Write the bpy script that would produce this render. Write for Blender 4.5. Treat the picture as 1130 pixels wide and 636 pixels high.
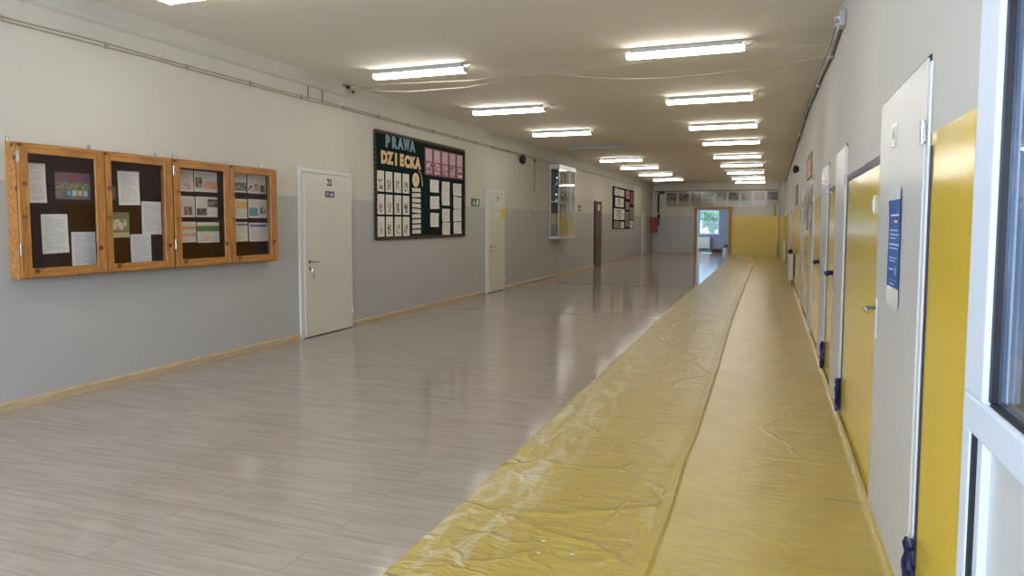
import bpy, bmesh, math, random
from mathutils import Vector, Matrix, noise
random.seed(7)
S = bpy.context.scene
COL = S.collection
for o in list(bpy.data.objects): bpy.data.objects.remove(o)

# ---------------------------------------------------------------- camera, light, exposure
cam_d = bpy.data.cameras.new('camera'); cam = bpy.data.objects.new('camera', cam_d); COL.objects.link(cam)
S.camera = cam
cam_d.sensor_width = 36; cam_d.lens = 774.9/1130*36; cam_d.shift_y = -20.0/1130; cam_d.clip_start = .05
psi, pit, rol = .354, .067, .002
fw = Vector((-math.sin(psi)*math.cos(pit), math.cos(psi)*math.cos(pit), -math.sin(pit)))
rt = Vector((math.cos(psi), math.sin(psi), 0)); up = rt.cross(fw)
r2 = rt*math.cos(rol)+up*math.sin(rol); u2 = up*math.cos(rol)-rt*math.sin(rol)
M = Matrix((r2, u2, -fw)).transposed().to_4x4(); M.translation = (0, 0, 1.45); cam.matrix_world = M

W = bpy.data.worlds.new('World'); S.world = W; W.use_nodes = True
bg = W.node_tree.nodes['Background']; bg.inputs[0].default_value = (.42, .66, 1, 1); bg.inputs[1].default_value = 7

LAMP = 22.0            # radiance of the fluorescent diffusers
DAY = 600.0            # daylight through the window behind the camera (W)
al = bpy.data.lights.new('daylight', 'AREA'); al.shape = 'RECTANGLE'; al.size = 3.6; al.size_y = 1.9
al.energy = DAY; al.color = (.68, .81, 1)
alo = bpy.data.objects.new('daylight', al); COL.objects.link(alo); alo.location = (-2.6, -4.3, 1.75); alo.rotation_euler = (math.pi/2, 0, 0)
alo.rotation_euler = (-math.pi/2, 0, math.pi)
al2 = bpy.data.lights.new('room_fill_light', 'AREA'); al2.shape = 'RECTANGLE'; al2.size = 2.4; al2.size_y = 1.6; al2.energy = 150; al2.color = (.68, .81, 1)
alo2 = bpy.data.objects.new('room_fill_light', al2); COL.objects.link(alo2); alo2.location = (-5.75, 36.4, 1.7); alo2.rotation_euler = (0, -math.pi/2, 0)  # added fill lamp outside the unseen side opening, brightens the end room
S.view_settings.view_transform = 'Standard'; S.view_settings.look = 'None'
S.view_settings.exposure = 0.12; S.view_settings.gamma = 1; S.view_settings.use_curve_mapping = False

XL, XR, YE, HC, YB = -5.465, .514, 34.3, 3.32, -4.0
DADO = 1.765

# ---------------------------------------------------------------- materials
def srgb(r, g, b):
    f = lambda c: (c/255/12.92) if c/255 <= .04045 else ((c/255+.055)/1.055)**2.4
    return (f(r), f(g), f(b), 1)
def newmat(name):
    m = bpy.data.materials.new(name); m.use_nodes = True
    return m, m.node_tree, m.node_tree.nodes['Principled BSDF']
def N(nt, t, **kw):
    n = nt.nodes.new(t)
    for k, v in kw.items(): setattr(n, k, v)
    return n
def setin(n, k, v, nt):
    if isinstance(v, bpy.types.NodeSocket): nt.links.new(v, n.inputs[k])
    else: n.inputs[k].default_value = v
def mth(nt, op, a, b=None, c=None):
    n = N(nt, 'ShaderNodeMath', operation=op)
    setin(n, 0, a, nt)
    if b is not None: setin(n, 1, b, nt)
    if c is not None: setin(n, 2, c, nt)
    return n.outputs[0]
def mixc(nt, f, a, b, mode='MIX'):
    n = N(nt, 'ShaderNodeMix', data_type='RGBA', blend_type=mode)
    setin(n, 0, f, nt); setin(n, 6, a, nt); setin(n, 7, b, nt)
    return n.outputs[2]
def coords(nt, kind='Object'):
    return N(nt, 'ShaderNodeTexCoord').outputs[kind]
def geo_pos(nt): return N(nt, 'ShaderNodeNewGeometry').outputs['Position']
def mapping(nt, v, sc=(1, 1, 1), loc=(0, 0, 0)):
    n = N(nt, 'ShaderNodeMapping'); nt.links.new(v, n.inputs[0]); n.inputs['Scale'].default_value = sc; n.inputs['Location'].default_value = loc
    return n.outputs[0]
def tnoise(nt, v, scale=5, detail=3, rough=.5, dist=0):
    n = N(nt, 'ShaderNodeTexNoise'); nt.links.new(v, n.inputs['Vector']); n.inputs['Scale'].default_value = scale
    n.inputs['Detail'].default_value = detail; n.inputs['Roughness'].default_value = rough; n.inputs['Distortion'].default_value = dist
    return n.outputs[0]
def ramp(nt, f, a, b):
    n = N(nt, 'ShaderNodeMapRange'); setin(n, 0, f, nt); n.inputs[1].default_value = a; n.inputs[2].default_value = b; n.clamp = True
    return n.outputs[0]
def bump(nt, bs, h, strength=.2, dist=.01):
    n = N(nt, 'ShaderNodeBump'); nt.links.new(h, n.inputs['Height']); n.inputs['Strength'].default_value = strength; n.inputs['Distance'].default_value = dist
    nt.links.new(n.outputs[0], bs.inputs['Normal']); nt.links.new(n.outputs[0], bs.inputs['Coat Normal'])
def plain(name, rgb, rough=.5, metal=0, var=.06, scale=8, coat=0, spec=.5, bmp=0):
    m, nt, b = newmat(name); c = srgb(*rgb)
    nz = tnoise(nt, coords(nt), scale, 4)
    c2 = tuple(x*(1-var*2) for x in c[:3])+(1,)
    nt.links.new(mixc(nt, nz, c, c2), b.inputs['Base Color'])
    b.inputs['Roughness'].default_value = rough; b.inputs['Metallic'].default_value = metal
    b.inputs['Coat Weight'].default_value = coat; b.inputs['Specular IOR Level'].default_value = spec
    if bmp: bump(nt, b, nz, bmp, .004)
    return m
OFFW, OFFW2 = srgb(202, 199, 187), srgb(195, 191, 178)
GREY, GREY2 = srgb(176, 175, 172), srgb(168, 167, 164)
YEL, YEL2 = srgb(216, 186, 50), srgb(208, 176, 40)
def wall_mat(name, mode):
    m, nt, b = newmat(name)
    sep = N(nt, 'ShaderNodeSeparateXYZ'); P = geo_pos(nt); nt.links.new(P, sep.inputs[0])
    x, y, z = sep.outputs
    big = tnoise(nt, mapping(nt, P, (1, .6, .35)), 1.6, 5, .6)
    fine = tnoise(nt, P, 45, 3)
    upc = mixc(nt, big, OFFW, OFFW2) if mode != 'right' else mixc(nt, big, srgb(198, 197, 191), srgb(190, 189, 182))
    yel = mixc(nt, big, YEL, YEL2); gry = mixc(nt, big, GREY, GREY2)
    low = mth(nt, 'LESS_THAN', z, DADO)
    if mode == 'left': lc = gry; mask = low
    elif mode == 'right': lc = yel; mask = mth(nt, 'MULTIPLY', low, mth(nt, 'GREATER_THAN', y, 2.25))
    elif mode == 'end': lc = mixc(nt, mth(nt, 'GREATER_THAN', x, -1.9), gry, yel); mask = low
    else: lc = upc; mask = low
    nt.links.new(mixc(nt, mask, upc, lc), b.inputs['Base Color'])
    rgh = mth(nt, 'MULTIPLY_ADD', mask, (-.68 if mode == 'right' else -.5 if mode == 'end' else -.35), .85)
    nt.links.new(rgh, b.inputs['Roughness'])
    h = mth(nt, 'MULTIPLY_ADD', fine, .25, big)
    bump(nt, b, h, .12, .012)
    return m
M_WL, M_WR, M_WE = wall_mat('left_wall_paint', 'left'), wall_mat('right_wall_paint', 'right'), wall_mat('end_wall_paint', 'end')
M_WP = wall_mat('plain_wall_paint', 'plain')
M_CEIL = plain('ceiling_paint', (236, 228, 212), .9, var=.04, scale=.7, bmp=.1)
M_BLUEGREY = plain('blue_grey_paint', (128, 130, 142), .6)
M_WHITE = plain('white_enamel', (204, 201, 190), .3, var=.03, scale=2)
M_DOORR = plain('white_door_paint', (196, 196, 194), .35, var=.03, scale=2)
M_FRAME = plain('white_frame_paint', (208, 208, 204), .35, var=.03)
M_PVC = plain('white_pvc', (206, 216, 230), .5, var=.02)
M_PVCP = plain('pale_grey_panel', (196, 198, 200), .35, var=.02)
M_BLACK = plain('black_rubber', (14, 15, 22), .5)
M_DARK = plain('dark_gap', (30, 28, 26), .8)
M_CHROME = plain('brushed_steel', (190, 188, 182), .25, 1, var=.05)
M_BLUETAPE = plain('blue_masking_tape', (20, 20, 72), .45, var=.12, scale=30, bmp=.3)
M_BROWN = plain('brown_door_paint', (92, 62, 48), .4, var=.1, scale=4)
M_DKBROWN = plain('dark_brown_frame', (58, 36, 30), .5, var=.15)
M_RED = plain('red_enamel', (150, 26, 32), .4)
M_CABLE = plain('grey_cable', (118, 108, 92), .7)
M_CABLEW = plain('dusty_white_cable', (168, 158, 138), .7)
M_ALU = plain('aluminium', (178, 180, 180), .35, .6)
M_MAROON = plain('maroon_felt', (50, 22, 28), .95, var=.25, scale=60, spec=.1)
M_GREENB = plain('dark_green_felt', (20, 40, 38), .95, var=.2, scale=60, spec=.1)
M_BLKB = plain('black_felt', (18, 18, 20), .95, var=.2, scale=60, spec=.1)
M_TRIMB = plain('brown_board_trim', (74, 56, 42), .8, var=.2, scale=40)
M_ENAMEL = plain('radiator_enamel', (205, 200, 180), .35, var=.05)
M_SKYBLUE = plain('pale_blue_card', (130, 160, 170), .8, var=.12, scale=30)
M_PEACH = plain('peach_card', (232, 196, 148), .8, var=.1, scale=30)
M_INK = plain('black_ink', (18, 18, 18), .6)
M_BRASS = plain('dark_floor_strip', (88, 66, 46), .4, .3)
M_OCHRE = plain('ochre_frame_paint', (176, 136, 42), .5, var=.12, scale=6)

def wood(name, c1, c2, axis='Y', knots=True, rough=.4):
    m, nt, b = newmat(name); co = coords(nt)
    sc = {'X': (.5, 7, 7), 'Y': (7, .6, 7), 'Z': (7, 7, .6)}[axis]
    g = tnoise(nt, mapping(nt, co, sc), 6, 6, .6, .6)
    col = mixc(nt, ramp(nt, g, .3, .7), srgb(*c1), srgb(*c2))
    if knots:
        v = N(nt, 'ShaderNodeTexVoronoi'); nt.links.new(mapping(nt, co, (4.2, 2.6, 3.4), (.3, .7, .2)), v.inputs[0]); v.inputs['Scale'].default_value = 2.2
        k = mth(nt, 'SUBTRACT', 1.0, ramp(nt, v.outputs['Distance'], .08, .2))
        col = mixc(nt, k, col, srgb(70, 36, 16))
    nt.links.new(col, b.inputs['Base Color']); b.inputs['Roughness'].default_value = rough
    bump(nt, b, g, .08, .004)
    return m
M_PINE_Y = wood('pine_rail', (192, 134, 68), (134, 84, 38), 'Y')
M_PINE_Z = wood('pine_stile', (192, 134, 68), (134, 84, 38), 'Z')
M_BASEB = wood('pale_pine_skirting', (192, 172, 138), (170, 146, 110), 'Y', False, .45)

def glass_mat(name, tint=(1, 1, 1), refl=1.0, rough=.01):
    m = bpy.data.materials.new(name); m.use_nodes = True; nt = m.node_tree; nt.nodes.clear()
    out = N(nt, 'ShaderNodeOutputMaterial'); tr = N(nt, 'ShaderNodeBsdfTransparent'); tr.inputs[0].default_value = (*tint, 1)
    gl = N(nt, 'ShaderNodeBsdfGlossy'); gl.inputs['Roughness'].default_value = rough
    ge = N(nt, 'ShaderNodeNewGeometry'); dt = N(nt, 'ShaderNodeVectorMath', operation='DOT_PRODUCT')
    nt.links.new(ge.outputs['Normal'], dt.inputs[0]); nt.links.new(ge.outputs['Incoming'], dt.inputs[1])
    fres = mth(nt, 'MULTIPLY_ADD', mth(nt, 'POWER', mth(nt, 'SUBTRACT', 1.0, mth(nt, 'MINIMUM', mth(nt, 'ABSOLUTE', dt.outputs['Value']), 1.0)), 5.0), .96, .04)
    mx = N(nt, 'ShaderNodeMixShader'); nt.links.new(mth(nt, 'MULTIPLY', fres, refl), mx.inputs[0])
    nt.links.new(tr.outputs[0], mx.inputs[1]); nt.links.new(gl.outputs[0], mx.inputs[2]); nt.links.new(mx.outputs[0], out.inputs[0])
    return m
M_GLASS = glass_mat('clear_glass'); M_GLASST = glass_mat('door_glass', (.8, .86, .92), 1.4)
M_FILM = glass_mat('clear_picture_glass', (.9, .9, .88), .4, .1)

def floor_mat():
    m, nt, b = newmat('laminate_planks'); P = geo_pos(nt)
    br = N(nt, 'ShaderNodeTexBrick'); nt.links.new(mapping(nt, P, (1, 1, 1)), br.inputs['Vector'])
    br.inputs['Scale'].default_value = 1; br.inputs['Brick Width'].default_value = 1.38; br.inputs['Row Height'].default_value = .193
    br.inputs['Mortar Size'].default_value = .0016; br.inputs['Mortar Smooth'].default_value = .1; br.inputs['Bias'].default_value = 0
    br.offset = .37; br.inputs['Color1'].default_value = (.0, .0, .0, 1); br.inputs['Color2'].default_value = (1, 1, 1, 1); br.inputs['Mortar'].default_value = (.5, .5, .5, 1)
    sh = N(nt, 'ShaderNodeVectorMath', operation='MULTIPLY_ADD'); nt.links.new(br.outputs['Color'], sh.inputs[0]); sh.inputs[1].default_value = (3, 1.5, 0); nt.links.new(P, sh.inputs[2])
    g1 = tnoise(nt, mapping(nt, sh.outputs[0], (1.6, 26, 1)), 1.6, 7, .62, .5)
    g2 = tnoise(nt, mapping(nt, sh.outputs[0], (.7, 7, 1)), 1.8, 4, .5, 1.2)
    g = mth(nt, 'ADD', mth(nt, 'MULTIPLY', g1, .6), mth(nt, 'MULTIPLY', g2, .4))
    c = mixc(nt, ramp(nt, g, .32, .68), srgb(146, 135, 125), srgb(174, 162, 152))
    c = mixc(nt, mth(nt, 'MULTIPLY', br.outputs['Color'], .10), c, srgb(158, 140, 124))
    c = mixc(nt, mth(nt, 'MULTIPLY', br.outputs['Fac'], .5), c, srgb(92, 80, 70))
    nt.links.new(c, b.inputs['Base Color'])
    nt.links.new(mth(nt, 'MULTIPLY_ADD', g1, .08, .08), b.inputs['Roughness'])
    b.inputs['Specular IOR Level'].default_value = .42
    bump(nt, b, mth(nt, 'SUBTRACT', g1, mth(nt, 'MULTIPLY', br.outputs['Fac'], 1.5)), .05, .001)
    return m
M_FLOOR = floor_mat()

def film_floor_mat():
    m, nt, b = newmat('yellow_protective_film'); P = geo_pos(nt)
    cr = tnoise(nt, mapping(nt, P, (3.5, 42, 1)), 1.0, 5, .6, .4)
    cr2 = tnoise(nt, mapping(nt, P, (9, 16, 1)), 1.5, 5, .6, 1.5)
    bigp = tnoise(nt, mapping(nt, P, (1.4, .8, 1)), 1.6, 4, .6, .8)
    sep = N(nt, 'ShaderNodeSeparateXYZ'); nt.links.new(P, sep.inputs[0])
    c = mixc(nt, ramp(nt, bigp, .35, .7), srgb(165, 138, 30), srgb(174, 150, 52))
    c = mixc(nt, mth(nt, 'MULTIPLY', ramp(nt, cr, .56, .72), .35), c, srgb(200, 182, 96))
    c = mixc(nt, mth(nt, 'MULTIPLY', ramp(nt, cr2, .6, .75), .35), c, srgb(146, 118, 34))
    # loose, paler double layer along the outer edge of the film
    edge = mth(nt, 'SUBTRACT', 1.0, ramp(nt, mth(nt, 'ADD', sep.outputs[0], mth(nt, 'MULTIPLY', bigp, .5)), -1.25, -.75))
    c = mixc(nt, mth(nt, 'MULTIPLY', edge, .3), c, srgb(196, 182, 120))
    sheen = ramp(nt, tnoise(nt, mapping(nt, P, (5, 1.6, 1), (1.3, .4, 0)), 1.3, 5, .6, 1.4), .46, .62)  # whitish lamp reflection on the loose film, painted into the colour
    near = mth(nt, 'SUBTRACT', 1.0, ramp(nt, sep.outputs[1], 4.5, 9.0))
    c = mixc(nt, mth(nt, 'MULTIPLY', mth(nt, 'MULTIPLY', mth(nt, 'MULTIPLY', sheen, near), mth(nt, 'SUBTRACT', 1.0, ramp(nt, sep.outputs[0], -1.3, -1.0))), .6), c, srgb(206, 204, 186))
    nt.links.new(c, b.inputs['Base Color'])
    b.inputs['Roughness'].default_value = .36; b.inputs['Specular IOR Level'].default_value = .4
    b.inputs['Coat Weight'].default_value = .6; b.inputs['Coat Roughness'].default_value = .07
    cr3 = tnoise(nt, mapping(nt, P, (14, 130, 1)), 1.0, 3, .6, .3)
    hh = mth(nt, 'ADD', mth(nt, 'ADD', cr, mth(nt, 'MULTIPLY', cr2, .8)), mth(nt, 'MULTIPLY', cr3, .5))
    # sharp creases: cell borders of stretched, distorted voronoi patterns
    def crease(sc, w, dist):
        dn = N(nt, 'ShaderNodeTexNoise'); nt.links.new(P, dn.inputs['Vector']); dn.inputs['Scale'].default_value = 2.4; dn.inputs['Detail'].default_value = 4
        vm = N(nt, 'ShaderNodeVectorMath', operation='MULTIPLY_ADD'); nt.links.new(dn.outputs['Color'], vm.inputs[0]); vm.inputs[1].default_value = (dist, dist, 0); nt.links.new(P, vm.inputs[2])
        v = N(nt, 'ShaderNodeTexVoronoi', feature='DISTANCE_TO_EDGE'); nt.links.new(mapping(nt, vm.outputs[0], sc), v.inputs['Vector']); v.inputs['Scale'].default_value = 1
        return mth(nt, 'SUBTRACT', 1.0, ramp(nt, v.outputs['Distance'], 0.0, w))
    leftm = mth(nt, 'MULTIPLY_ADD', mth(nt, 'LESS_THAN', sep.outputs[0], -.5), .75, .25)
    some = ramp(nt, tnoise(nt, mapping(nt, P, (2.2, 1.1, 1), (5, 2, 0)), 1.5, 3), .42, .6)
    k1 = mth(nt, 'MULTIPLY', mth(nt, 'MULTIPLY', crease((2.4, 3.2, 1), .07, .5), leftm), some)
    k2 = mth(nt, 'MULTIPLY', mth(nt, 'MULTIPLY', crease((5, 17, 1), .14, .25), leftm), .5)
    k3 = mth(nt, 'MULTIPLY', crease((.9, 1.1, 1), .022, .35), leftm)
    rip = tnoise(nt, mapping(nt, P, (2.2, 13, 1), (3, 1, 0)), 1.0, 3, .5, .3)
    hh = mth(nt, 'ADD', hh, mth(nt, 'ADD', mth(nt, 'MULTIPLY', k1, 1.8), k2))
    hh = mth(nt, 'ADD', hh, mth(nt, 'ADD', mth(nt, 'MULTIPLY', k3, 2.5), mth(nt, 'MULTIPLY', rip, 2.6)))
    bump(nt, b, hh, .6, .006)
    return m
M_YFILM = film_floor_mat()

def lamp_mat(name, strength):
    m, nt, b = newmat(name); co = coords(nt, 'Object')
    sep = N(nt, 'ShaderNodeSeparateXYZ'); nt.links.new(co, sep.inputs[0])
    rib = mth(nt, 'GREATER_THAN', mth(nt, 'FRACT', mth(nt, 'MULTIPLY', sep.outputs[0], 42)), .35)
    upz = mth(nt, 'GREATER_THAN', sep.outputs[2], -.055)
    dim = mth(nt, 'SUBTRACT', 1.0, mth(nt, 'MULTIPLY', mth(nt, 'MULTIPLY', mth(nt, 'SUBTRACT', 1.0, rib), upz), .93))
    b.inputs['Base Color'].default_value = (.8, .8, .78, 1)
    b.inputs['Emission Color'].default_value = (1, .955, .89, 1)
    nt.links.new(mth(nt, 'MULTIPLY', dim, strength), b.inputs['Emission Strength'])
    return m
M_LAMP = lamp_mat('lit_diffuser', LAMP)
M_LAMPOFF = plain('unlit_diffuser', (186, 182, 170), .4)
M_LAMPBODY = plain('lamp_body', (150, 150, 146), .5)

_sheet_cache = {}
def sheet_mat(key, base=(225, 224, 220), axis='Y', flip=False, lines=14, ink=.75, margin=.12, rects=(), inkc=(70, 70, 74)):
    """printed sheet: text lines and picture blocks in the sheet's own 0..1 frame"""
    if key in _sheet_cache: return _sheet_cache[key]
    m, nt, b = newmat('print_'+key); G = coords(nt, 'Generated')
    sep = N(nt, 'ShaderNodeSeparateXYZ'); nt.links.new(G, sep.inputs[0])
    u = sep.outputs[{'X': 0, 'Y': 1}[axis]]; v = sep.outputs[2]
    if flip: u = mth(nt, 'SUBTRACT', 1.0, u)
    def rect(u0, u1, v0, v1):
        a = mth(nt, 'MULTIPLY', mth(nt, 'GREATER_THAN', u, u0), mth(nt, 'LESS_THAN', u, u1))
        c = mth(nt, 'MULTIPLY', mth(nt, 'GREATER_THAN', v, v0), mth(nt, 'LESS_THAN', v, v1))
        return mth(nt, 'MULTIPLY', a, c)
    col = srgb(*base)
    cx = N(nt, 'ShaderNodeCombineXYZ'); nt.links.new(u, cx.inputs[0]); nt.links.new(v, cx.inputs[2])
    if lines:
        rowi = mth(nt, 'FLOOR', mth(nt, 'MULTIPLY', v, lines)); fr = mth(nt, 'FRACT', mth(nt, 'MULTIPLY', v, lines))
        cw = N(nt, 'ShaderNodeCombineXYZ'); nt.links.new(mth(nt, 'MULTIPLY', u, 22), cw.inputs[0]); nt.links.new(mth(nt, 'MULTIPLY', rowi, 7.3), cw.inputs[1])
        wn = tnoise(nt, cw.outputs[0], 1, 1)
        wl = N(nt, 'ShaderNodeTexWhiteNoise', noise_dimensions='1D'); nt.links.new(rowi, wl.inputs['W'])
        end = mth(nt, 'LESS_THAN', u, mth(nt, 'MULTIPLY_ADD', wl.outputs['Value'], .7, .45))
        t = mth(nt, 'MULTIPLY', mth(nt, 'MULTIPLY', mth(nt, 'LESS_THAN', fr, .42), mth(nt, 'GREATER_THAN', wn, .4)), mth(nt, 'MULTIPLY', end, rect(margin, 1-margin, .07, .93)))
        col = mixc(nt, mth(nt, 'MULTIPLY', t, ink), col, srgb(*inkc))
    for i, r in enumerate(rects):
        u0, u1, v0, v1, c1 = r[:5]
        c = srgb(*c1)
        if len(r) > 5:
            n = tnoise(nt, mapping(nt, cx.outputs[0], (1, 1, 1), (i*3.7+len(_sheet_cache)*1.37, 0, len(_sheet_cache)*.71)), r[6] if len(r) > 6 else 9, 3, .6)
            c = mixc(nt, ramp(nt, n, .44, .56), c, srgb(*r[5]))
        col = mixc(nt, rect(u0, u1, v0, v1), col, c)
    if isinstance(col, tuple): b.inputs['Base Color'].default_value = col
    else: nt.links.new(col, b.inputs['Base Color'])
    b.inputs['Roughness'].default_value = .6
    _sheet_cache[key] = m
    return m

# ---------------------------------------------------------------- mesh helpers
class MB:
    def __init__(s): s.bm = bmesh.new()
    def box(s, x0, x1, y0, y1, z0, z1, bev=0, seg=2):
        g = bmesh.ops.create_cube(s.bm, size=1); vs = g['verts']
        for v in vs: v.co = Vector(((x0+x1)/2+v.co.x*(x1-x0), (y0+y1)/2+v.co.y*(y1-y0), (z0+z1)/2+v.co.z*(z1-z0)))
        if bev:
            es = list({e for v in vs for e in v.link_edges})
            bmesh.ops.bevel(s.bm, geom=es, offset=bev, segments=seg, affect='EDGES', profile=.5)
        return s
    def tube(s, pts, r, n=8):
        pts = [Vector(p) for p in pts]; rings = []
        for i, p in enumerate(pts):
            d = (pts[min(i+1, len(pts)-1)]-pts[max(i-1, 0)]).normalized()
            a = Vector((0, 0, 1)) if abs(d.z) < .9 else Vector((1, 0, 0))
            u = d.cross(a).normalized(); w = d.cross(u)
            rings.append([s.bm.verts.new(p+u*(r*math.cos(2*math.pi*k/n))+w*(r*math.sin(2*math.pi*k/n))) for k in range(n)])
        for A, B in zip(rings, rings[1:]):
            for k in range(n): s.bm.faces.new((A[k], A[(k+1) % n], B[(k+1) % n], B[k]))
        s.bm.faces.new(rings[0][::-1]); s.bm.faces.new(rings[-1]); return s
    def prism(s, poly, axis, a, b):
        """poly in the two other axes, extruded from a to b along axis"""
        def P(p, t):
            return {'X': (t, p[0], p[1]), 'Y': (p[0], t, p[1]), 'Z': (p[0], p[1], t)}[axis]
        A = [s.bm.verts.new(P(p, a)) for p in poly]; B = [s.bm.verts.new(P(p, b)) for p in poly]; n = len(poly)
        s.bm.faces.new(A); s.bm.faces.new(B[::-1])
        for k in range(n): s.bm.faces.new((A[k], B[k], B[(k+1) % n], A[(k+1) % n]))
        return s
    def disc(s, c, r, axis, h, n=20):
        pts = [(math.cos(2*math.pi*k/n)*r, math.sin(2*math.pi*k/n)*r) for k in range(n)]
        if axis == 'X': return s.prism([(c[1]+p[0], c[2]+p[1]) for p in pts], 'X', c[0], c[0]+h)
        if axis == 'Y': return s.prism([(c[0]+p[0], c[2]+p[1]) for p in pts], 'Y', c[1], c[1]+h)
        return s.prism([(c[0]+p[0], c[1]+p[1]) for p in pts], 'Z', c[2], c[2]+h)
    def ball(s, c, r, sc=(1, 1, 1)):
        g = bmesh.ops.create_uvsphere(s.bm, u_segments=16, v_segments=10, radius=r)
        for v in g['verts']: v.co = Vector((c[0]+v.co.x*sc[0], c[1]+v.co.y*sc[1], c[2]+v.co.z*sc[2]))
        return s
    def build(s, name, mat, parent=None, smooth=False, origin=None):
        bmesh.ops.recalc_face_normals(s.bm, faces=s.bm.faces)
        off = world_loc(parent) if parent else Vector(origin or (0, 0, 0))
        if parent and origin: off = Vector(origin)
        for v in s.bm.verts: v.co -= off
        me = bpy.data.meshes.new(name); s.bm.to_mesh(me); s.bm.free()
        me.materials.append(mat)
        if smooth:
            for p in me.polygons: p.use_smooth = True
        o = bpy.data.objects.new(name, me); COL.objects.link(o)
        if parent: o.parent = parent; o.location = off-world_loc(parent)
        else: o.location = off
        return o
def world_loc(o):
    v = Vector((0, 0, 0))
    while o: v += o.location; o = o.parent
    return v
def tag(o, label, cat, group=None, kind=None):
    o['label'] = label; o['category'] = cat
    if group: o['group'] = group
    if kind: o['kind'] = kind
    return o
def empty(name, loc, label, cat, group=None, kind=None):
    o = bpy.data.objects.new(name, None); COL.objects.link(o); o.location = loc; o.empty_display_size = .1
    return tag(o, label, cat, group, kind)
def text(name, s, size, mat, parent, loc, side, depth=.001, wx=1.0, bold=0):
    cu = bpy.data.curves.new('t', 'FONT'); cu.body = s; cu.size = size; cu.extrude = depth; cu.align_x = 'CENTER'; cu.align_y = 'CENTER'; cu.offset = bold
    t = bpy.data.objects.new('t', cu); COL.objects.link(t)
    bpy.context.view_layer.update()
    me = bpy.data.meshes.new_from_object(t.evaluated_get(bpy.context.evaluated_depsgraph_get()))
    bpy.data.objects.remove(t)
    ax = {'left': ((0, 1, 0), (0, 0, 1), (1, 0, 0)), 'right': ((0, -1, 0), (0, 0, 1), (-1, 0, 0)), 'end': ((1, 0, 0), (0, 0, 1), (0, -1, 0))}[side]
    A, B, Cc = map(Vector, ax); off = Vector(loc)-(world_loc(parent) if parent else Vector())
    for v in me.vertices: v.co = A*(v.co.x*wx)+B*v.co.y+Cc*v.co.z+off
    me.name = name; me.materials.clear(); me.materials.append(mat)
    o = bpy.data.objects.new(name, me); COL.objects.link(o); o.parent = parent
    return o
def sheet(name, side, a0, a1, z0, z1, mat, plane, label=None, cat='notice', group=None, parent=None, curl=.004, tilt=0, t=.0008):
    """thin paper on a wall plane; a = coordinate along the wall; slightly curled"""
    bm = bmesh.new(); n = 7; sgn = {'left': 1, 'right': -1, 'end': -1}[side]
    seed = random.random()*50
    ca, cz = (a0+a1)/2, (z0+z1)/2
    def P(i, j, d):
        a = a0+(a1-a0)*i/n; z = z0+(z1-z0)*j/n
        q = noise.noise(Vector((a*5+seed, z*5, seed)))*.5+.5
        e = ((i/n-.5)**2+(j/n-.5)**2)*2
        off = plane+sgn*(.0015+curl*q*e+d)
        da, dz = a-ca, z-cz; a = ca+da*math.cos(tilt)-dz*math.sin(tilt); z = cz+da*math.sin(tilt)+dz*math.cos(tilt)
        return (a, off, z) if side == 'end' else (off, a, z)
    for d in (0, t):
        G = [[bm.verts.new(P(i, j, d)) for j in range(n+1)] for i in range(n+1)]
        for i in range(n):
            for j in range(n): bm.faces.new((G[i][j], G[i+1][j], G[i+1][j+1], G[i][j+1]))
        if d == 0: G0 = G
    ring = [(i, 0) for i in range(n)]+[(n, j) for j in range(n)]+[(i, n) for i in range(n, 0, -1)]+[(0, j) for j in range(n, 0, -1)]
    for k in range(len(ring)):
        p, q = ring[k], ring[(k+1) % len(ring)]
        bm.faces.new((G0[p[0]][p[1]], G0[q[0]][q[1]], G[q[0]][q[1]], G[p[0]][p[1]]))
    mb = MB(); mb.bm.free(); mb.bm = bm
    org = (ca, plane, cz) if side == 'end' else (plane, ca, cz)
    o = mb.build(name, mat, parent, origin=org)
    if label: tag(o, label, cat, group)
    return o

# ---------------------------------------------------------------- room shell
def struct(o, label, cat): return tag(o, label, cat, kind='structure')
struct(MB().box(XL-.25, 3.4, YB-.3, 38.9, -.12, 0).build('floor', M_FLOOR), 'pale grey-brown laminate plank floor of the corridor', 'floor')
struct(MB().box(XL-.25, 3.4, YB-.3, 38.9, HC, HC+.12).build('ceiling', M_CEIL), 'flat cream painted corridor ceiling', 'ceiling')
struct(MB().box(XL-.2, XL, YB, YE+.15, 0, HC).build('wall_left', M_WL), 'long left wall, cream above and grey oil paint below', 'wall')
# right wall with the glazed door's opening (y .5 .. 2.08)
struct(MB().box(XR, XR+.2, 2.03, YE+.15, 0, HC).box(XR, XR+.2, YB, .5, 0, HC).box(XR, XR+.2, .5, 2.03, 2.75, HC).build('wall_right', M_WR), 'long right wall, off-white above and glossy yellow paint below', 'wall')
# end wall with doorway
struct(MB().box(XL, -3.35, YE, YE+.15, 0, HC).box(-1.92, XR, YE, YE+.15, 0, HC).box(-3.35, -1.92, YE, YE+.15, 2.09, HC).build('wall_end', M_WE), 'far end wall, grey left of the doorway and yellow right of it', 'wall')
# wall behind the camera with a window opening
struct(MB().box(XL, -4.5, YB-.2, YB, 0, HC).box(-.7, XR, YB-.2, YB, 0, HC).box(-4.5, -.7, YB-.2, YB, 0, .8).box(-4.5, -.7, YB-.2, YB, 2.75, HC).build('wall_back', M_WP), 'plain wall with a window behind the viewpoint', 'wall')
# lobby behind the glazed door
struct(MB().box(3.2, 3.4, -.2, 3.4, 0, HC).box(XR+.2, 3.2, 3.2, 3.4, 0, HC).box(XR+.2, 3.2, -.2, 0, 0, HC).build('wall_lobby', M_BLUEGREY), 'blue-grey walls of the lobby seen through the glazed door', 'wall')
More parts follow.
